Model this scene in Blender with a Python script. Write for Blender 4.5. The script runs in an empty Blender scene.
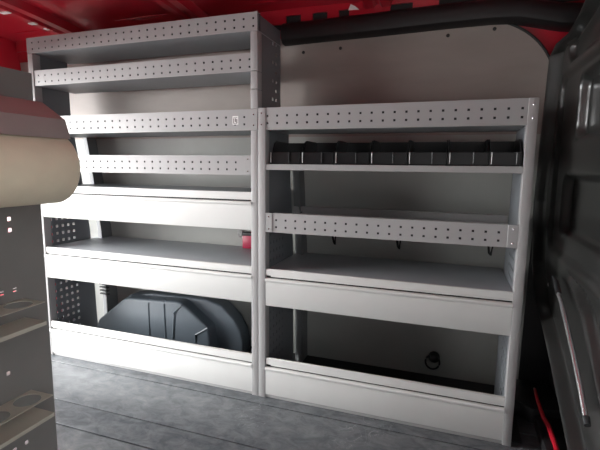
import bpy, bmesh, math, random
from mathutils import Vector, Matrix
random.seed(4)
S = bpy.context.scene
COL = S.collection

# ------------------------------------------------------------------ materials
def mat(name, col, rough=0.5, metal=0.0, coat=0.0, var=0.0, vscale=8.0, bump=0.0, bscale=120.0, spec=0.5, stretch=None):
    m = bpy.data.materials.new(name); m.use_nodes = True
    nt = m.node_tree; b = nt.nodes['Principled BSDF']
    b.inputs['Roughness'].default_value = rough
    b.inputs['Metallic'].default_value = metal
    b.inputs['Coat Weight'].default_value = coat
    b.inputs['Coat Roughness'].default_value = 0.12
    b.inputs['Specular IOR Level'].default_value = spec
    tc = nt.nodes.new('ShaderNodeTexCoord'); mp = nt.nodes.new('ShaderNodeMapping')
    nt.links.new(tc.outputs['Object'], mp.inputs['Vector'])
    if stretch: mp.inputs['Scale'].default_value = stretch
    nz = nt.nodes.new('ShaderNodeTexNoise'); nz.inputs['Scale'].default_value = vscale; nz.inputs['Detail'].default_value = 5
    nt.links.new(mp.outputs[0], nz.inputs['Vector'])
    rp = nt.nodes.new('ShaderNodeValToRGB')
    rp.color_ramp.elements[0].position = 0.3; rp.color_ramp.elements[1].position = 0.7
    rp.color_ramp.elements[0].color = tuple(c*(1-var) for c in col)+(1,)
    rp.color_ramp.elements[1].color = tuple(min(1, c*(1+var)) for c in col)+(1,)
    nt.links.new(nz.outputs['Fac'], rp.inputs['Fac']); nt.links.new(rp.outputs[0], b.inputs['Base Color'])
    if bump:
        n2 = nt.nodes.new('ShaderNodeTexNoise'); n2.inputs['Scale'].default_value = bscale; n2.inputs['Detail'].default_value = 3
        nt.links.new(tc.outputs['Object'], n2.inputs['Vector'])
        bp = nt.nodes.new('ShaderNodeBump'); bp.inputs['Strength'].default_value = bump; bp.inputs['Distance'].default_value = 0.003
        nt.links.new(n2.outputs['Fac'], bp.inputs['Height']); nt.links.new(bp.outputs[0], b.inputs['Normal'])
    return m

M = dict(
    grey=mat('grey_powder_coat', (.36, .355, .355), .42, var=.03),
    panel=mat('side_panel_grey', (.165, .175, .19), .5, var=.03),
    white=mat('light_grey_front', (.66, .66, .645), .42, var=.02),
    deck=mat('shelf_deck_grey', (.34, .355, .375), .45, var=.05),
    screw=mat('zinc_screw', (.75, .75, .76), .25, metal=.9),
    red=mat('red_body_paint', (.46, .013, .028), .3, coat=.7, var=.1, vscale=3),
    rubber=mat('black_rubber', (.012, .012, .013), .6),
    plastic=mat('black_plastic', (.009, .009, .010), .32, var=.15, bump=.08, bscale=300),
    trim=mat('black_trim_plastic', (.012, .011, .012), .45, var=.2),
    bulk=mat('black_painted_steel', (.022, .022, .021), .3, coat=.3, var=.2, vscale=5),
    wall=mat('grey_plywood_lining', (.30, .26, .24), .55, var=.07, vscale=4, bump=.06, bscale=200, stretch=(1, 1, 3)),
    wall2=mat('lower_lining_tone', (.37, .375, .355), .5, var=.06, vscale=4, bump=.06, bscale=200),  # lower lining split off; its tone carries the light level of the cells
    rpost=mat('rear_upright_grey', (.17, .175, .18), .5, var=.04),
    arch=mat('dark_slate_plastic', (.085, .105, .125), .5, var=.08),
    roll=mat('cream_paper', (.68, .60, .45), .75, var=.05, vscale=12, bump=.1, bscale=90),
    cover=mat('satin_steel', (.42, .40, .38), .36, metal=.5, var=.05),
    near=mat('near_panel_grey', (.175, .17, .16), .45, var=.05),
    holder=mat('beige_grey_steel', (.42, .40, .335), .4, var=.06),
    sticker=mat('white_sticker', (.8, .8, .78), .5),
    ink=mat('dark_ink', (.06, .06, .06), .6),
    redblock=mat('crimson_red', (.42, .015, .06), .4),
    ground=mat('pale_concrete', (.55, .54, .52), .9, var=.1),  # unseen ground kept pale to bounce daylight up into the van
)

def floor_mat():
    m = bpy.data.materials.new('worn_grey_floor'); m.use_nodes = True
    nt = m.node_tree; b = nt.nodes['Principled BSDF']; N = nt.nodes.new; L = nt.links.new
    tc = N('ShaderNodeTexCoord')
    mp = N('ShaderNodeMapping'); mp.inputs['Scale'].default_value = (1, 1.6, 1); L(tc.outputs['Object'], mp.inputs[0])
    n1 = N('ShaderNodeTexNoise'); n1.inputs['Scale'].default_value = 13; n1.inputs['Detail'].default_value = 8; n1.inputs['Roughness'].default_value = .72; n1.inputs['Distortion'].default_value = .6
    L(mp.outputs[0], n1.inputs['Vector'])
    r = N('ShaderNodeValToRGB'); e = r.color_ramp.elements
    e[0].position = .38; e[0].color = (.085, .092, .10, 1); e[1].position = .68; e[1].color = (.165, .175, .185, 1)
    L(n1.outputs['Fac'], r.inputs['Fac'])
    # pale scuffs
    n2 = N('ShaderNodeTexNoise'); n2.inputs['Scale'].default_value = 8; n2.inputs['Detail'].default_value = 2; n2.inputs['Distortion'].default_value = 2.5
    L(tc.outputs['Object'], n2.inputs['Vector'])
    r2 = N('ShaderNodeValToRGB'); q = r2.color_ramp.elements
    q[0].position = .485; q[0].color = (0, 0, 0, 1); q[1].position = .5; q[1].color = (.6, .6, .6, 1)
    k = r2.color_ramp.elements.new(.515); k.color = (0, 0, 0, 1)
    L(n2.outputs['Fac'], r2.inputs['Fac'])
    n3 = N('ShaderNodeTexNoise'); n3.inputs['Scale'].default_value = 3; L(tc.outputs['Object'], n3.inputs['Vector'])
    r3 = N('ShaderNodeValToRGB'); r3.color_ramp.elements[0].position = .55; r3.color_ramp.elements[1].position = .68
    L(n3.outputs['Fac'], r3.inputs['Fac'])
    mu = N('ShaderNodeMath'); mu.operation = 'MULTIPLY'; L(r2.outputs[0], mu.inputs[0]); L(r3.outputs[0], mu.inputs[1])
    mx = N('ShaderNodeMix'); mx.data_type = 'RGBA'; L(mu.outputs[0], mx.inputs['Factor']); L(r.outputs[0], mx.inputs['A']); mx.inputs['B'].default_value = (.3, .31, .32, 1)
    L(mx.outputs['Result'], b.inputs['Base Color'])
    rr = N('ShaderNodeMapRange'); rr.inputs['To Min'].default_value = .16; rr.inputs['To Max'].default_value = .32
    L(n1.outputs['Fac'], rr.inputs['Value']); L(rr.outputs[0], b.inputs['Roughness'])
    bp = N('ShaderNodeBump'); bp.inputs['Strength'].default_value = .15; bp.inputs['Distance'].default_value = .003
    L(n1.outputs['Fac'], bp.inputs['Height']); L(bp.outputs[0], b.inputs['Normal'])
    return m
M['floor'] = floor_mat()

# ------------------------------------------------------------------ geometry helpers
def link(name, bm, m, parent=None, smooth=False):
    bmesh.ops.recalc_face_normals(bm, faces=bm.faces[:])
    me = bpy.data.meshes.new(name); bm.to_mesh(me); bm.free()
    if smooth:
        for p in me.polygons: p.use_smooth = True
        try: me.set_sharp_from_angle(angle=math.radians(40))
        except Exception: pass
    me.materials.append(M[m] if isinstance(m, str) else m)
    o = bpy.data.objects.new(name, me); COL.objects.link(o)
    if parent: o.parent = parent; o.matrix_parent_inverse = Matrix.Translation(-parent.location)
    return o
def empty(name, loc, label, cat, group=None):
    o = bpy.data.objects.new(name, None); COL.objects.link(o); o.location = loc; o.empty_display_size = .05
    return tag(o, label, cat, group)
def tag(o, label, cat, group=None):
    o['label'] = label; o['category'] = cat
    if group: o['group'] = group
    return o
def struct(name, bm, m, parent=None, smooth=False):
    o = link(name, bm, m, parent, smooth)
    if not parent: o['kind'] = 'structure'
    return o
def B(): return bmesh.new()
def box(bm, x0, x1, y0, y1, z0, z1, bev=0.0, seg=2):
    c = [(x, y, z) for x in (x0, x1) for y in (y0, y1) for z in (z0, z1)]
    v = [bm.verts.new(p) for p in c]
    fs = [bm.faces.new([v[i] for i in f]) for f in ((0, 1, 3, 2), (4, 6, 7, 5), (0, 4, 5, 1), (2, 3, 7, 6), (0, 2, 6, 4), (1, 5, 7, 3))]
    if bev:
        es = list({e for f in fs for e in f.edges})
        bmesh.ops.bevel(bm, geom=es, offset=bev, segments=seg, affect='EDGES', profile=.5)
    return bm
def prism(bm, pts, axis, a, b, bev=0.0, seg=2):
    """polygon in the plane normal to axis (coords in the two other axes) extruded from a to b"""
    def P(p, t):
        if axis == 'x': return (t, p[0], p[1])
        if axis == 'y': return (p[0], t, p[1])
        return (p[0], p[1], t)
    va = [bm.verts.new(P(p, a)) for p in pts]; vb = [bm.verts.new(P(p, b)) for p in pts]
    fs = [bm.faces.new(va), bm.faces.new(vb[::-1])]
    n = len(pts)
    for i in range(n): fs.append(bm.faces.new((va[i], va[(i+1) % n], vb[(i+1) % n], vb[i])))
    if bev:
        es = list({e for f in fs for e in f.edges})
        bmesh.ops.bevel(bm, geom=es, offset=bev, segments=seg, affect='EDGES', profile=.5)
    return bm
def tube(bm, pts, r, n=10, closed=False):
    pts = [Vector(p) for p in pts]; rings = []
    N = len(pts)
    for i, p in enumerate(pts):
        if closed: t = pts[(i+1) % N]-pts[i-1]
        else: t = pts[min(i+1, N-1)]-pts[max(i-1, 0)]
        t.normalize()
        up = Vector((0, 0, 1)) if abs(t.z) < .9 else Vector((1, 0, 0))
        a = t.cross(up).normalized(); b = a.cross(t)
        rr = r[i] if isinstance(r, (list, tuple)) else r
        rings.append([bm.verts.new(p+a*rr*math.cos(2*math.pi*k/n)+b*rr*math.sin(2*math.pi*k/n)) for k in range(n)])
    m = N if closed else N-1
    for i in range(m):
        A, C = rings[i], rings[(i+1) % N]
        for k in range(n): bm.faces.new((A[k], A[(k+1) % n], C[(k+1) % n], C[k]))
    if not closed:
        bm.faces.new(rings[0][::-1]); bm.faces.new(rings[-1])
    return bm
def grid_plate(bm, us, vs, skip, P, off):
    """sheet with real holes: cells (i,j) of the grid us x vs for which skip is false, extruded by off"""
    V = {}
    def g(i, j):
        if (i, j) not in V: V[i, j] = bm.verts.new(P(i, j))
        return V[i, j]
    fs = []
    for i in range(len(us)-1):
        for j in range(len(vs)-1):
            if not skip(i, j): fs.append(bm.faces.new((g(i, j), g(i+1, j), g(i+1, j+1), g(i, j+1))))
    r = bmesh.ops.extrude_face_region(bm, geom=fs, use_keep_orig=True)
    bmesh.ops.translate(bm, verts=[e for e in r['geom'] if isinstance(e, bmesh.types.BMVert)], vec=off)
    return bm
def interp(tab, t):
    for (a, b), (c, d) in zip(tab, tab[1:]):
        if a <= t <= c: return b+(d-b)*(t-a)/(c-a)
    return tab[0][1] if t < tab[0][0] else tab[-1][1]
WALLT = [(0, .455), (.58, .425), (1.0, .36), (1.25, .315), (1.565, .28)]
DEPT = [(0, .355), (.62, .335), (1.0, .285), (1.25, .245), (1.6, .24)]
wall_y = lambda z: interp(WALLT, z)
dep = lambda z: interp(DEPT, z)
PITCH = .0415; HS = .0082

# ------------------------------------------------------------------ shelving pieces
def rail(parent, x0, x1, z0, z1, h0, nh, y=0.0, deck=True, name='perforated_rail'):
    """front rail with two rows of square holes"""
    bm = B()
    zm = (z0+z1)/2-.003
    us = [x0]
    for k in range(nh):
        c = h0+k*PITCH
        if c-HS/2 > us[-1]+.002 and c+HS/2 < x1-.002: us += [c-HS/2, c+HS/2]
    us.append(x1)
    vs = [z1, zm-.0145-HS/2, zm-.0145+HS/2, zm+.0145-HS/2, zm+.0145+HS/2, z0]
    grid_plate(bm, us, vs, lambda i, j: i % 2 == 1 and j in (1, 3), lambda i, j: (us[i], y, vs[j]), (0, .002, 0))
    box(bm, x0, x1, y+.002, y+.030, z0-.002, z0)           # folded top edge and return lip
    o = link(name, bm, 'grey', parent)
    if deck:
        bm = B(); box(bm, x0, x1, y+.024, y+.028, z1+.003, z0-.002)  # black strip stands in for the shade inside the rail
        q = link('rail_hole_shade', bm, 'rubber', parent); q['label'] = 'dark strip standing in for shade behind the rail holes'
    if deck:
        bm = B(); d = dep(z1)-.006
        box(bm, x0, x1, y+.002, d, z1, z1+.003)
        link('shelf_deck', bm, 'deck', parent)
    return o
def screw(parent, x, y, z, r=.0032, axis='y'):
    bm = B()
    n = Vector((0, -1, 0)) if axis == 'y' else Vector((1, 0, 0))
    tube(bm, [Vector((x, y, z)), Vector((x, y, z))+n*.0015, Vector((x, y, z))+n*.003], [r, r, r*.55], 10)
    return link('screw', bm, 'screw', parent, True)
def post(parent, x0, x1, z0, z1, y0=-.004, y1=.038, inner=0):
    bm = B(); box(bm, x0, x1, y0, y1, z0, z1, .0016, 2)
    return link('post', bm, 'grey', parent, True)
def side_panel(parent, x, z1, off=.0009, z0=.0, upper=False, cut=0):
    ys = [.006]; cols = [.05+PITCH*.85*k for k in range(5)]
    H2 = .013
    for c in cols: ys += [c-H2/2, c+H2/2]
    ys.append(None)
    zs = [z0]; rows = []
    z = .06
    while z < z1-.05:
        rows.append(len(zs)); zs += [z-H2/2, z+H2/2]; z += PITCH*.92
    zs.append(z1)
    def skip(i, j):
        if i % 2 == 0 or j not in rows: return False
        zc = zs[j]
        if zc < .76: return True
        return upper and i in (7, 9) and zc > 1.25 and (rows.index(j) % 2 == 0 or i == 9)
    bm = B()
    grid_plate(bm, ys, zs, skip, lambda i, j: (x, dep(zs[j])-cut if ys[i] is None else ys[i], zs[j]), (off, 0, 0))
    o = link('side_panel', bm, 'panel', parent)
    return o
def rear_post(parent, x0, x1, z1, slots=None):
    """light metal upright at the back of a side panel"""
    bm = B()
    n = 14; prev = None
    w = x1-x0
    cols = []
    for k in range(8):
        t = k/7; x = x0+w*t; yy = .02*(1-t)-.012
        cols.append([bm.verts.new((x, dep(z)+.014+yy, z)) for z in [z1*q/12 for q in range(13)]])
    for a, b in zip(cols, cols[1:]):
        for q in range(12): bm.faces.new((a[q], b[q], b[q+1], a[q+1]))
    r = bmesh.ops.extrude_face_region(bm, geom=bm.faces[:], use_keep_orig=True)
    for e in r['geom']:
        if isinstance(e, bmesh.types.BMVert): e.co.y = wall_y(e.co.z)-.004  # back reaches the wall to block light leaking through the gap
    o = link('rear_post', bm, 'rpost', parent, True)
    if slots:
        for z in slots:
            bm = B(); box(bm, x0+.004, x1+.02, dep(z)-.003, dep(z)+.008, z, z+.007)
            link('vent_slot', bm, 'rubber', parent)
    return o
def drawer(parent, x0, x1, z0, z1, deck=True, dd=.415):
    """light front made of an upper strip and a lower flap, box behind"""
    H = z0-z1; zg = z0-.25*H
    bm = B()
    box(bm, x0, x1, -.001, .010, zg+.012, z0, .0012, 1)
    box(bm, x0+.022, x1, .001, .010, zg+.007, zg+.012)
    link('front_strip', bm, 'white', parent, True)
    bm = B()
    prism(bm, [(.008, z1), (-.0015, z1), (-.003, z1+.002), (-.003, zg-.0165), (-.0055, zg-.0145), (-.0085, zg-.011), (-.0095, zg-.007), (-.0085, zg-.003), (-.005, zg-.0005), (.008, zg)], 'x', x0, x1)
    f = link('front_flap', bm, 'white', parent, True)
    if not deck:
        bm = B(); box(bm, x0, x1, .002, .006, .001, z1-.002); link('plinth', bm, 'grey', parent)
    bm = B(); box(bm, x0+.001, x1-.001, .010, .013, z1, z0-.004)  # black strip gives the groove and end notch their shade
    link('groove_shade', bm, 'rubber', parent)
    if deck:
        bm = B(); box(bm, x0, x1, .004, dd, z0-.0065, z0-.0035)
        link('shelf_deck', bm, 'deck', parent)
        bm = B()
        t = .002; d = dep(z1)-.01
        box(bm, x0, x1, .013, d, z1, z1+t); box(bm, x0, x1, d-t, d, z1+t, z0-.0066)
        link('drawer_body', bm, 'panel', parent)
    return f

# ------------------------------------------------------------------ tall unit on the left
A = empty('shelving_unit', (-.6, 0, 0), 'tall grey steel shelving unit reaching the red roof, left of the centre post', 'shelving unit', 'van shelving units')
XL, XR = -1.215, -.0006
side_panel(A, -1.2, 1.585, cut=.03)
side_panel(A, -.0032, 1.585, z0=1.14, upper=True)
post(A, XL, -1.184, 0, 1.519)
post(A, -.0312, XR, 0, 1.137)
for a, b in ((1.2225, 1.298), (1.300, 1.368), (1.370, 1.519)): post(A, -.0312, XR, a, b)
rear_post(A, -1.196, -1.150, 1.25, slots=[.292, .272, .252, .232])
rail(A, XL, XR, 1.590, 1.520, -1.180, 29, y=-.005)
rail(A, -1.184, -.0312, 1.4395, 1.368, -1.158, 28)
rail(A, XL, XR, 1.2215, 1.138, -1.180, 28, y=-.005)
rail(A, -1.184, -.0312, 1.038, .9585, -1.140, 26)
for z0, z1 in ((1.038, .9585),):
    bm = B(); box(bm, -.062, -.0312, -.003, .0005, z1, z0, .0008, 1); link('end_bracket', bm, 'grey', A)
    for z in (z0-.015, z1+.015): screw(A, -.046, -.003, z)
for z in (1.2, 1.158): screw(A, -.018, -.005, z)
drawer(A, -1.198, -.0315, .8892, .7308)
drawer(A, -1.198, -.0315, .5763, .4192)
drawer(A, -1.198, -.0315, .1849, .0143, deck=False)
bm = B(); box(bm, -.112, -.086, -.0062, -.0052, 1.162, 1.196)
st = link('sticker', bm, 'sticker', A); st['label'] = 'small white sticker with dark marks'
bm = B()
for (x0, x1, z0, z1) in ((-.108, -.090, 1.188, 1.190), (-.108, -.105, 1.168, 1.186), (-.101, -.097, 1.172, 1.186), (-.094, -.090, 1.166, 1.184), (-.108, -.094, 1.166, 1.168)):
    box(bm, x0, x1, -.0068, -.0062, z0, z1)
link('printed_marks', bm, 'ink', st)

# ------------------------------------------------------------------ low unit on the right
R = empty('shelving_unit', (.5, 0, 0), 'lower grey steel shelving unit with a row of black bins, right of the centre post', 'shelving unit', 'van shelving units')
side_panel(R, .030, 1.225)
side_panel(R, .972, 1.225)
post(R, .0006, .033, 0, 1.2257); post(R, .970, 1.0, 0, 1.2257)
rear_post(R, .034, .075, 1.0)
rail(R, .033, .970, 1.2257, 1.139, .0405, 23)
for x in (.016, .985):
    for z in (1.204, 1.160): screw(R, x, -.004, z)
bm = B(); box(bm, .033, .970, -.001, .012, .9806, 1.0036, .001, 1); link('shelf_lip', bm, 'grey', R)
bm = B(); box(bm, .033, .970, .012, .275, 1.0006, 1.0034); link('shelf_deck', bm, 'deck', R)
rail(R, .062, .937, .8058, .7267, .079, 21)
rail(R, .036, .966, .806, .730, .079, 22, y=.318, deck=False, name='rear_rail')
for x0, x1 in ((.033, .062), (.937, .970)):
    bm = B(); box(bm, x0, x1, -.003, .0005, .7267, .8058, .0008, 1); link('end_bracket', bm, 'grey', R)
    for z in (.791, .741): screw(R, (x0+x1)/2, -.003, z)
for x in (.22, .52, .90):
    bm = B(); tube(bm, [(x, .30, .727), (x+.004, .335, .69), (x+.012, .35, .64), (x+.018, .345, .632), (x+.026, .335, .69), (x+.03, .30, .727)], .005, 8)
    link('support_bracket', bm, 'rubber', R, True)
drawer(R, .0335, .9695, .5713, .4135, dd=.405)
drawer(R, .0335, .9695, .1816, .0160, deck=False)

# ------------------------------------------------------------------ black bins
xs = [.043, .178, .314, .452, .590, .728, .864, .968]
where = ['first black storage bin from the centre post', 'second black storage bin from the centre post', 'third black storage bin from the centre post',
         'black storage bin in the middle of the seven on the shelf', 'third black storage bin from the right-hand post', 'second black storage bin from the right-hand post',
         'narrowest black storage bin, touching the right-hand post']
def bin_thing(i, x0, x1):
    zb = 1.0042; w = x1-x0-.003; D = .20; h = .094; fl = .047; t = .003
    T = empty('storage_bin', (x0+w/2, .115, zb), where[i], 'storage bin', 'black bins on the upper shelf')
    y0 = .016
    bm = B()
    box(bm, x0, x0+w, y0, y0+D, zb, zb+t)
    box(bm, x0, x0+w, y0+D-t, y0+D, zb+t, zb+h)
    prof = [(y0, zb+t), (y0+D-t, zb+t), (y0+D-t, zb+h), (y0+.075, zb+h), (y0+.05, zb+h-.01), (y0+.03, zb+fl+.006), (y0, zb+fl)]
    prism(bm, prof, 'x', x0, x0+t); prism(bm, prof, 'x', x0+w-t, x0+w)
    for xx in (x0-.0005, x0+w-t-.0005):     # thick rims of the side walls
        tube(bm, [(xx+t/2+.0005, y0+.03, zb+fl+.006), (xx+t/2+.0005, y0+.05, zb+h-.01), (xx+t/2+.0005, y0+.075, zb+h), (xx+t/2+.0005, y0+D-t, zb+h)], .0018, 6)
    link('bin_body', bm, 'plastic', T)
    bm = B(); box(bm, x0+t, x0+w-t, y0, y0+t, zb+t, zb+fl, .001, 1)
    link('front_wall', bm, 'plastic', T)
    bm = B(); lw = min(.078, w-.02)
    box(bm, x0+.006, x0+.0085, y0-.005, y0, zb+.006, zb+fl, .0008, 1)
    link('label_rail', bm, 'white', T)  # pale colour stands in for a glint on the left rail
    bm = B(); box(bm, x0+.006+lw, x0+.0085+lw, y0-.005, y0, zb+.006, zb+fl, .0008, 1)
    link('label_rail', bm, 'plastic', T)
for i in range(7): bin_thing(i, xs[i], xs[i+1])

# ------------------------------------------------------------------ van shell
FX0, FX1, FY0, FY1 = -1.64, 1.30, -1.42, .47
bm = B()
grooves = [.30, .10, -.057, -.325, -.458, -.73, -.87, -1.14]
edges = sorted([FY0]+[g-.003 for g in grooves]+[g+.003 for g in grooves]+[FY1])
for a, b in zip(edges, edges[1:]):
    if b-a < .007: box(bm, FX0, FX1, a, b, -.03, -.0075)
    else: box(bm, FX0, FX1, a, b, -.03, -.0005, .0015, 2)
struct('floor', bm, 'floor')
bm = B(); box(bm, -1.19, 1.04, .03, .452, -.0004, .006)  # black rubber mat on the floor under the units
struct('trim_11', bm, 'rubber')
# lining of the far side wall, rounded top corner beside the bulkhead
def top_z(x):
    if x < .80: return 1.565
    t = min(1, (x-.80)/.30); return 1.565-.28*(1-math.sqrt(max(0, 1-t*t)))
bm = B()
xx = [-1.62, -1.2, -.8, -.4, 0, .4, .8]+[.80+.3*math.sin(k/14*math.pi/2) for k in range(1, 15)]
zt = [1.133, 1.19, 1.25, 1.285]
cols = []
for x in xx:
    tz = top_z(x)
    zl = zt+[1.285+(tz-1.285)*k/6 for k in range(1, 7)] if tz > 1.29 else zt+[1.285+.0005*k for k in range(1, 7)]
    cols.append([bm.verts.new((x, wall_y(z), z)) for z in zl])
for a, b in zip(cols, cols[1:]):
    for k in range(len(a)-1): bm.faces.new((a[k], b[k], b[k+1], a[k+1]))
r = bmesh.ops.extrude_face_region(bm, geom=bm.faces[:], use_keep_orig=True)
bmesh.ops.translate(bm, verts=[e for e in r['geom'] if isinstance(e, bmesh.types.BMVert)], vec=(0, .009, 0))
WB = struct('wall_back', bm, 'wall')
for x, z in ((.09, 1.50), (.26, 1.505), (.70, 1.52), (.87, 1.53)):
    bm = B(); y = wall_y(z); tube(bm, [(x, y+.002, z), (x, y-.002, z), (x, y-.004, z)], [.007, .007, .003], 10); link('screw', bm, 'trim', WB, True)
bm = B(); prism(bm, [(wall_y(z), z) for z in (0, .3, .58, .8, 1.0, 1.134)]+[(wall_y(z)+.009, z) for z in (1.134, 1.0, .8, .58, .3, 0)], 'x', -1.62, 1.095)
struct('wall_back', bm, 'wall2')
# dark rubber edge that runs round the lining
bm = B(); pts = []
for x in [.0, .4, .8]+[.80+.3*math.sin(k/20*math.pi/2) for k in range(1, 20)]:
    z = top_z(x); pts.append((x, wall_y(z)-.001, z+.003))
tube(bm, pts, .005, 8); struct('trim_1', bm, 'rubber', smooth=True)
# red body side behind the lining
bm = B()
prism(bm, [(wall_y(z)+.012, z) for z in (-.03, .3, .58, .8, 1.0, 1.25, 1.565)]+[(.275, 1.78), (.50, 1.78), (.50, -.03)], 'x', FX0, FX1)
struct('wall_outer', bm, 'red')
# roof
bm = B(); rows = []
def roof_z(y): return 1.725-.055*max(0, (y+.5)/.85)**2
for k in range(25):
    y = -1.46+k/24*1.76
    rows.append([bm.verts.new((x, y, roof_z(y)+.004*math.cos(x*9)*(1 if abs(y+.5) < .8 else 0))) for x in [FX0+i*(FX1-FX0)/40 for i in range(41)]])
for a, b in zip(rows, rows[1:]):
    for i in range(40): bm.faces.new((a[i], a[i+1], b[i+1], b[i]))
r = bmesh.ops.extrude_face_region(bm, geom=bm.faces[:], use_keep_orig=True)
bmesh.ops.translate(bm, verts=[e for e in r['geom'] if isinstance(e, bmesh.types.BMVert)], vec=(0, 0, .02))
struct('ceiling', bm, 'red', smooth=True)
def bow(n, x, w, d):
    bm = B(); rows = []
    for k in range(25):
        y = -1.40+k/24*1.68; z = roof_z(y)+.006
        rows.append([bm.verts.new((x+a*w, y, z-b*d)) for a, b in ((-.5, 0), (-.36, 1), (-.12, 1), (-.05, .7), (.05, .7), (.12, 1), (.36, 1), (.5, 0))])
    for a, b in zip(rows, rows[1:]):
        for i in range(7): bm.faces.new((a[i], a[i+1], b[i+1], b[i]))
        bm.faces.new((a[7], a[0], b[0], b[7]))
    bm.faces.new(rows[0]); bm.faces.new(rows[-1][::-1])
    return struct('trim_%d' % n, bm, 'red', smooth=True)
b1 = bow(2, -1.17, .17, .042); bow(3, -.42, .14, .04); bow(4, .42, .14, .04)
for y, l, x in ((-.10, .05, -1.215), (.03, .042, -1.205), (.10, .02, -1.20), (.21, .025, -1.24)):
    bm = B(); z = roof_z(y)-.0365
    box(bm, x-l/2, x+l/2, y-.011, y+.011, z-.004, z+.001, .001, 1); link('glint_pad', bm, 'sticker', b1)  # white pads stand in for glints on the roof bow
# red roof side rail with notches
bm = B()
pts = [(-1.62, 1.72), (1.28, 1.72), (1.28, 1.620)]
tx = [(1.16, 1.10), (.98, .90), (.80, .66), (.56, .47), (.30, .255), (.205, .138), (.085, .015), (-.6, -.7), (-1.0, -1.1)]
for a, b in tx: pts += [(a, 1.620), (a, 1.654), (b, 1.654), (b, 1.620)]
pts += [(-1.62, 1.620)]
prism(bm, pts, 'y', .262, .272); box(bm, -1.62, 1.28, .18, .262, 1.690, 1.70)
struct('trim_5', bm, 'red')
bm = B(); box(bm, -.30, 1.24, .2735, .2745, 1.60, 1.692); struct('trim_13', bm, 'rubber')  # black board stands in for the shaded recess behind the notches
# plastic duct along the top of the wall
bm = B(); path = [(.004, 1.576), (.4, 1.581), (.70, 1.587), (.86, 1.588), (.95, 1.583), (1.02, 1.566), (1.09, 1.549), (1.14, 1.542), (1.26, 1.535)]
sec = [(.030, .045), (-.018, .043), (-.035, .030), (-.042, 0), (-.035, -.030), (-.018, -.042), (.030, -.044)]
rows = [[bm.verts.new((x, .268+dy, z+dz)) for dy, dz in sec] for x, z in path]
for a, b in zip(rows, rows[1:]):
    for i in range(7): bm.faces.new((a[i], a[(i+1) % 7], b[(i+1) % 7], b[i]))
bm.faces.new(rows[0]); bm.faces.new(rows[-1][::-1])
struct('trim_6', bm, 'trim', smooth=True)
bm = B(); prism(bm, [(.306, 1.634), (.316, 1.657), (.334, 1.647), (.352, 1.632)], 'y', .218, .2195)
tag(link('paper_tag', bm, 'sticker'), 'small white paper tag stuck above the black duct under the red roof', 'tag')
# near side of the van: wall behind the near rack, header over the sliding door, sill
bm = B(); box(bm, FX0, -.42, -1.47, -1.42, -.03, 1.75); box(bm, -.42, 1.06, -1.47, -1.42, 1.60, 1.75); box(bm, 1.06, 1.30, -1.47, -1.42, -.03, 1.75)
struct('wall_near', bm, 'red')
bm = B(); box(bm, -.42, .30, -1.52, -1.475, -.03, 1.66, .01, 2); struct('door_blocker', bm, 'trim')  # unseen half-closed sliding door, added to block light from the side
bm = B(); box(bm, -1.70, -1.64, .16, .50, -.03, 1.78); box(bm, -1.70, -1.64, -1.47, -1.28, -.03, 1.78); box(bm, -1.70, -1.64, -1.28, .16, 1.44, 1.78)
struct('wall_rear', bm, 'red')
bm = B(); box(bm, -1.639, -1.632, .16, .27, 0, 1.50); struct('trim_14', bm, 'wall')
bm = B(); box(bm, -2.50, -1.705, .20, .25, -.03, 1.66, .012, 2); struct('door_2', bm, 'red', smooth=True)
# black pillar lining between the wall lining and the bulkhead
bm = B(); prism(bm, [(wall_y(z)-.004, z) for z in (.02, .58, 1.0, 1.25, 1.30)]+[(wall_y(z)+.004, z) for z in (1.30, 1.25, 1.0, .58, .02)], 'x', 1.078, 1.25)
struct('trim_12', bm, 'trim')
# black kick box at the foot of the wall beside the bulkhead
bm = B(); prism(bm, [(1.005, .25), (1.09, .17), (1.22, .20), (1.22, .42), (1.045, .42)], 'z', 0.006, .07, .008, 2)
struct('trim_7', bm, 'trim', smooth=True)
bm = B(); box(bm, 1.20, 1.29, -1.42, .46, 0, 1.72)
struct('trim_8', bm, 'trim')
# red sill under the bulkhead
bm = B()
tube(bm, [(1.115, .28, .10), (1.115, .20, .085), (1.12, .12, .07), (1.125, .05, .075), (1.13, -.02, .06), (1.13, -.2, .05), (1.13, -1.3, .05)], [.006, .007, .008, .009, .009, .009, .009], 8)
struct('trim_9', bm, 'red', smooth=True)
bm = B(); box(bm, 1.10, 1.20, -1.40, .17, 0, .045, .006, 2); struct('trim_10', bm, 'trim', smooth=True)

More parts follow.
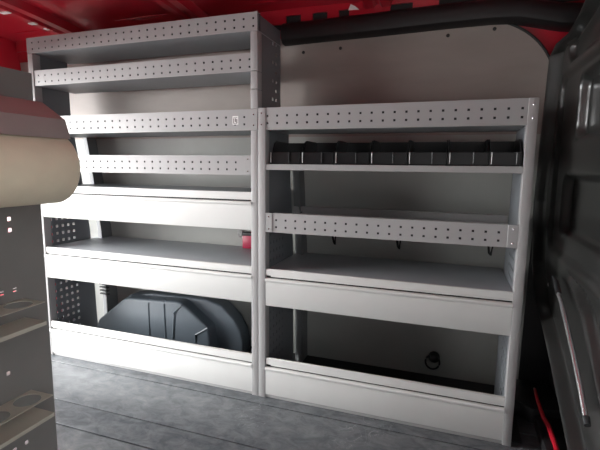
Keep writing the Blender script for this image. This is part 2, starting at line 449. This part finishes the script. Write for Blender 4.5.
# bulkhead: black stamped steel sheet
BE = [(.03, -1.02), (.295, -.40), (.407, -.15), (.458, -.02), (.513, .147), (.637, .29), (.87, .345), (1.248, .298), (1.36, .283), (1.41, .27), (1.435, .145), (1.46, -.02), (1.49, -.11), (1.56, -.2), (1.70, -.3)]
def sm(t): t = max(0, min(1, t)); return t*t*(3-2*t)
def rb(y, z, y0, y1, z0, z1, r, soft):
    cy, cz, hy, hz = (y0+y1)/2, (z0+z1)/2, (y1-y0)/2-r, (z1-z0)/2-r
    dx, dz = abs(y-cy)-hy, abs(z-cz)-hz
    d = math.hypot(max(dx, 0), max(dz, 0))+min(max(dx, dz), 0)-r
    return 1-sm((d+soft)/soft)
def ydiag(z):      # stamped diagonal step, lower boss
    return interp([(.30, -.70), (.427, -.525), (.518, -.402), (.61, -.28), (.656, -.15), (.70, -.02)], z)
def boss(y, z):
    h = -.030*rb(y, z, -1.3, .027, 1.085, 1.300, .05, .026)
    h -= .030*rb(y, z, -1.3, .125, .765, .985, .05, .028)
    h -= .014*rb(y, z, -1.3, .225, .700, 1.33, .06, .02)
    h -= .020*rb(y, z, -1.3, .145, 1.345, 1.60, .06, .022)
    if z < .74:
        h -= .026*sm((ydiag(z)-y)/.04)*sm((.69-z)/.05)
    h -= .010*rb(y, z, -.66, -.52, .46, .58, .03, .014)
    return h
bm = B(); rows = []
NZ, NY = 260, 200
for j in range(NZ+1):
    z = .03+(1.70-.03)*j/NZ; e = interp(BE, z); row = []
    for i in range(NY+1):
        t = i/NY; y = e+(-.78-e)*(t/.98)**1.25 if t <= .98 else -.78-.62*(t-.98)/.02
        row.append(bm.verts.new((1.100-boss(y, z)-.036*sm((y-(e-.07))/.07), y, z)))
    rows.append(row)
for a, b in zip(rows, rows[1:]):
    for i in range(NY): bm.faces.new((a[i], a[i+1], b[i+1], b[i]))
r = bmesh.ops.extrude_face_region(bm, geom=bm.faces[:], use_keep_orig=True)
bmesh.ops.translate(bm, verts=[e for e in r['geom'] if isinstance(e, bmesh.types.BMVert)], vec=(.004, 0, 0))
WR = struct('wall_right', bm, 'bulk', smooth=True)
screw(WR, 1.092, .10, .585, .009, 'x')
bm = B(); P = [(.625, -.17), (.610, -.215), (.575, -.285), (.52, -.385), (.47, -.465), (.427, -.525)]
tube(bm, [(1.068, y, z) for z, y in P], .0062, 12)  # polished strip stands in for the highlight on the stamped step
pe = link('edge_highlight', bm, 'screw', WR, True); pe['label'] = 'bright strip added as the highlight on the diagonal edge'
bm = B(); tube(bm, [(1.072, -.06, .652), (1.070, -.12, .648), (1.068, -.168, .626)], [.003, .008, .0085], 10); tube(bm, [(1.068, -.523, .429), (1.068, -.54, .419)], [.009, .007], 10)
link('highlight_tip', bm, 'rubber', WR, True)  # dark tips of the added highlight strip
# ------------------------------------------------------------------ wheel arch cover
W = empty('wheel_arch_cover', (-.68, .36, 0), 'moulded dark slate plastic wheel arch cover on the floor behind the tall unit', 'wheel arch cover')
bm = B(); prism(bm, [(-1.17, .002), (-1.115, .119), (-.935, .258), (-.90, .268), (-.585, .284), (-.55, .276), (-.40, .165), (-.375, .002)], 'y', .245, .40, .014, 3)
link('front_moulding', bm, 'arch', W, True)
bm = B(); prism(bm, [(-1.10, .002), (-1.05, .18), (-.95, .262), (-.80, .285), (-.457, .293), (-.36, .268), (-.285, .20), (-.25, .14), (-.236, .09), (-.232, .002)], 'y', .315, .412, .012, 3)
link('arch_flange', bm, 'arch', W, True)
bm = B(); tube(bm, [(-.765, .262, .276), (-.765, .246, .258), (-.765, .245, .01)], .005, 6); tube(bm, [(-.665, .262, .282), (-.665, .246, .263), (-.66, .245, .01)], .006, 6)
tube(bm, [(-.553, .246, .268), (-.60, .244, .22), (-.62, .244, .01)], .006, 6); tube(bm, [(-.40, .246, .165), (-.47, .244, .12), (-.48, .244, .01)], .006, 6)
link('moulded_rib', bm, 'arch', W, True)

# black lashing ring on the wall of the low unit
LR = empty('lashing_ring', (.705, .438, .09), 'black lashing ring with a round boss low on the grey wall lining', 'lashing ring')
bm = B(); tube(bm, [(.712, .446, .105), (.712, .430, .105), (.712, .417, .103), (.712, .413, .100)], [.026, .026, .02, .008], 14); link('boss', bm, 'rubber', LR, True)
bm = B(); tube(bm, [(.706+.032*math.cos(t*math.pi/12), .424, .085+.034*math.sin(t*math.pi/12)) for t in range(24)], .0045, 8, True); link('ring', bm, 'trim', LR, True)

# small red block, dark on top, for the red patch at the back of the middle shelf, hook beside it
RBX = empty('red_block', (-.21, .39, .573), 'small red block at the back of the middle shelf by the centre post', 'box')
bm = B(); box(bm, -.258, -.16, .362, .408, .5735, .640, .003, 2); link('block_body', bm, 'redblock', RBX, True)
bm = B(); box(bm, -.260, -.158, .360, .410, .640, .656, .002, 2); ob = link('cap', bm, 'rubber', RBX, True); ob['label'] = 'black lid'
bm = B(); tube(bm, [(-.30, .425, .69), (-.30, .405, .685), (-.30, .40, .64), (-.292, .40, .622), (-.282, .40, .63), (-.28, .405, .68)], .005, 8)
tag(link('wall_hook', bm, 'grey', None, True), 'small grey metal hook on the wall lining next to the red block', 'hook')

# ------------------------------------------------------------------ near rack on the left edge of the picture
NR = empty('shelving_unit', (-.7, -.85, 0), 'dark grey rack end in the left foreground, seen from its perforated side', 'shelving unit')
NX = -.48; NYE = -.60; NYB = -1.08
hy = [-.707-.0405*k for k in range(9)]
NH = .012
ys = [NYE]
for c in hy: ys += [c+NH/2, c-NH/2]
ys.append(NYB)
hz = sorted([.8, .833, .618, .162, .120, .37, .41, .34])
zs = [.0]
for c in hz: zs += [c-NH/2, c+NH/2]
zs += [1.0, 1.268]
bm = B()
openh = {.8: (0,), .833: (0,), .618: (0, 1), .162: (0, 1, 2, 3, 4, 5), .120: (0, 1, 2, 3, 4, 5), .37: (1,), .41: (), .34: ()}
def nskip(i, j):
    if i % 2 == 0 or j % 2 == 0 or j >= 2*len(hz): return False
    return (i-1)//2 in openh[hz[(j-1)//2]]
grid_plate(bm, ys, zs, nskip, lambda i, j: (NX, ys[i], zs[j]), (-.001, 0, 0))
link('side_panel', bm, 'near', NR)
bm = B(); box(bm, NX-.035, NX-.0026, NYE-.03, NYE, 0, 1.268, .002, 1); box(bm, NX-.035, NX-.0026, NYB, NYB+.03, 0, 1.268, .002, 1)
link('post', bm, 'near', NR)

bm = B()
for z in (.30, .62, .95, 1.262): box(bm, -1.46, NX-.0026, NYB+.03, NYE-.004, z-.006, z)
link('shelf_deck', bm, 'near', NR)
for z in (.46,):
    bm = B(); box(bm, -1.46, NX-.036, NYE-.012, NYE-.001, z-.075, z+.075, .003, 2); link('drawer_front', bm, 'near', NR)
bm = B()
for y in (NYE-.03, NYB): box(bm, -1.49, -1.46, y, y+.03, 0, 1.268)
link('post', bm, 'near', NR)

def can_holder(z, dz, ya, yb, label):
    T = empty('can_holder', (NX+.05, (ya+yb)/2, z-dz), label, 'can holder', 'can holders on the near rack')
    x0, x1 = NX+.001, NX+.093
    # top plate with round openings
    bm = B(); n = 3; L = (yb-ya)/n
    for k in range(n):
        c = (x0+x1)/2, ya+L*(k+.5); rr = .037
        N = 32; inn, out = [], []
        for q in range(N):
            a = 2*math.pi*(q+.5)/N; dx, dy = math.cos(a), math.sin(a)
            s = min((x1-x0)/2/abs(dx) if abs(dx) > 1e-6 else 9, abs(L)/2/abs(dy) if abs(dy) > 1e-6 else 9)
            inn.append(bm.verts.new((c[0]+rr*dx, c[1]+rr*dy, z))); out.append(bm.verts.new((c[0]+s*dx, c[1]+s*dy, z)))
        for q in range(N): bm.faces.new((inn[q], inn[(q+1) % N], out[(q+1) % N], out[q]))
        for sx in (1, -1):
            for sy in (1, -1):
                cv = bm.verts.new((c[0]+sx*(x1-x0)/2, c[1]+sy*L/2, z))
                best = sorted([q for q in range(N)], key=lambda q: (((out[q].co+out[(q+1) % N].co)/2)-cv.co).length)[0]
                bm.faces.new((out[best], cv, out[(best+1) % N]))
    r = bmesh.ops.extrude_face_region(bm, geom=bm.faces[:], use_keep_orig=True)
    bmesh.ops.translate(bm, verts=[e for e in r['geom'] if isinstance(e, bmesh.types.BMVert)], vec=(0, 0, -.002))
    link('top_plate', bm, 'holder', T)
    bm = B(); lo, hi = min(ya, yb), max(ya, yb)
    box(bm, x0, x1, lo, hi, z-dz, z-dz+.002); box(bm, x1-.002, x1, lo, hi, z-dz-.010, z-dz)
    link('bottom_plate', bm, 'holder', T)
    bm = B(); box(bm, x0, x0+.002, lo, hi, z-dz+.002, z-.002)
    link('back_plate', bm, 'near', T)
can_holder(.585, .062, -.685, -.985, 'steel can holder with round openings, upper of two on the near rack end')
can_holder(.284, .060, -.680, -.980, 'steel can holder with round openings, lower of two on the near rack end')

# paper roll and its bent steel cover
PC = empty('roll_holder', (-.44, -.85, 1.1), 'bent satin steel paper roll holder high on the near rack end', 'roll holder')
pr_ = [(-.4785, 1.186), (-.385, 1.172), (-.302, 1.120), (-.285, 1.066)]
th = .0025
lower = [(a-.0004, b-th) for a, b in pr_]; lower[-1] = (pr_[-1][0]-th, pr_[-1][1])
bm = B(); prism(bm, pr_+lower[::-1], 'y', -.652, -1.02); link('cover_plate', bm, 'cover', PC)
bm = B(); tube(bm, [(-.360, -.640, .985), (-.360, -1.03, .985)], .0185, 18); link('spindle', bm, 'cover', PC, True)
bm = B(); box(bm, -.4795, -.365, -1.034, -1.0305, .965, 1.183); link('end_bracket', bm, 'cover', PC)
bm = B(); n = 72; rings = []
prof = [(.020, -.660), (.096, -.660), (.1015, -.662), (.104, -.667), (.104, -1.018), (.02, -1.018)]
for k in range(n):
    a = 2*math.pi*k/n
    rings.append([bm.verts.new((-.360+rr*math.cos(a), yy+.012, .985+rr*math.sin(a))) for rr, yy in prof])
for k in range(n):
    a, b = rings[k], rings[(k+1) % n]
    for i in range(len(prof)): bm.faces.new((a[i], a[(i+1) % len(prof)], b[(i+1) % len(prof)], b[i]))
tag(link('paper_roll', bm, 'roll', None, True), 'thick cream paper roll hanging in the left foreground', 'paper roll')

# outside ground
bm = B(); box(bm, -12, 12, -12, 12, -.65, -.60); struct('ground', bm, 'ground')

# ------------------------------------------------------------------ light
w = bpy.data.worlds.new('daylight'); S.world = w; w.use_nodes = True
nt = w.node_tree; bg = nt.nodes['Background']; N = nt.nodes.new; L = nt.links.new
tc = N('ShaderNodeTexCoord')
dp = N('ShaderNodeVectorMath'); dp.operation = 'DOT_PRODUCT'; L(tc.outputs['Generated'], dp.inputs[0]); dp.inputs[1].default_value = (-.93, -.30, .20)
mr = N('ShaderNodeMapRange'); mr.interpolation_type = 'SMOOTHSTEP'; L(dp.outputs['Value'], mr.inputs['Value'])
mr.inputs['From Min'].default_value = .58; mr.inputs['From Max'].default_value = .95; mr.inputs['To Min'].default_value = .16; mr.inputs['To Max'].default_value = 21.0
bg.inputs['Color'].default_value = (.95, .98, 1.0, 1)
d2 = N('ShaderNodeVectorMath'); d2.operation = 'DOT_PRODUCT'; L(tc.outputs['Generated'], d2.inputs[0]); d2.inputs[1].default_value = (.86, -.50, .10)
m2 = N('ShaderNodeMapRange'); m2.interpolation_type = 'SMOOTHSTEP'; L(d2.outputs['Value'], m2.inputs['Value'])
m2.inputs['From Min'].default_value = .6; m2.inputs['From Max'].default_value = .97; m2.inputs['To Min'].default_value = 0; m2.inputs['To Max'].default_value = 5.5
ad = N('ShaderNodeMath'); L(mr.outputs[0], ad.inputs[0]); L(m2.outputs[0], ad.inputs[1])
L(ad.outputs[0], bg.inputs['Strength'])

sd = bpy.data.lights.new('low_sun', 'SUN'); sd.energy = 7.5; sd.angle = math.radians(50); sd.color = (1, .97, .93)
so = bpy.data.objects.new('low_sun', sd); COL.objects.link(so); so.location = (-6, -4, 3)
so.rotation_euler = Vector((.84, .50, -.20)).to_track_quat('-Z', 'Y').to_euler()

# ------------------------------------------------------------------ camera
yaw, pitch, roll = -0.3352157, -0.13436982, 0.01091993
f = 432.997
fw = Vector((math.sin(yaw)*math.cos(pitch), math.cos(yaw)*math.cos(pitch), math.sin(pitch)))
rt = Vector((math.cos(yaw), -math.sin(yaw), 0)); up = rt.cross(fw)
r2 = rt*math.cos(roll)+up*math.sin(roll); u2 = -rt*math.sin(roll)+up*math.cos(roll)
cam = bpy.data.objects.new('camera', bpy.data.cameras.new('camera')); COL.objects.link(cam)
mw = Matrix.Identity(4)
for i in range(3): mw[i][0] = r2[i]; mw[i][1] = u2[i]; mw[i][2] = -fw[i]
mw[0][3], mw[1][3], mw[2][3] = 0.74728753, -1.62120002, 0.99574199
cam.matrix_world = mw
cam.data.sensor_fit = 'HORIZONTAL'; cam.data.sensor_width = 36; cam.data.lens = f/600*36; cam.data.clip_start = .02
S.camera = cam
vs = S.view_settings; vs.view_transform = 'Standard'; vs.look = 'None'; vs.gamma = 1.0; vs.exposure = 0.0; vs.use_curve_mapping = False
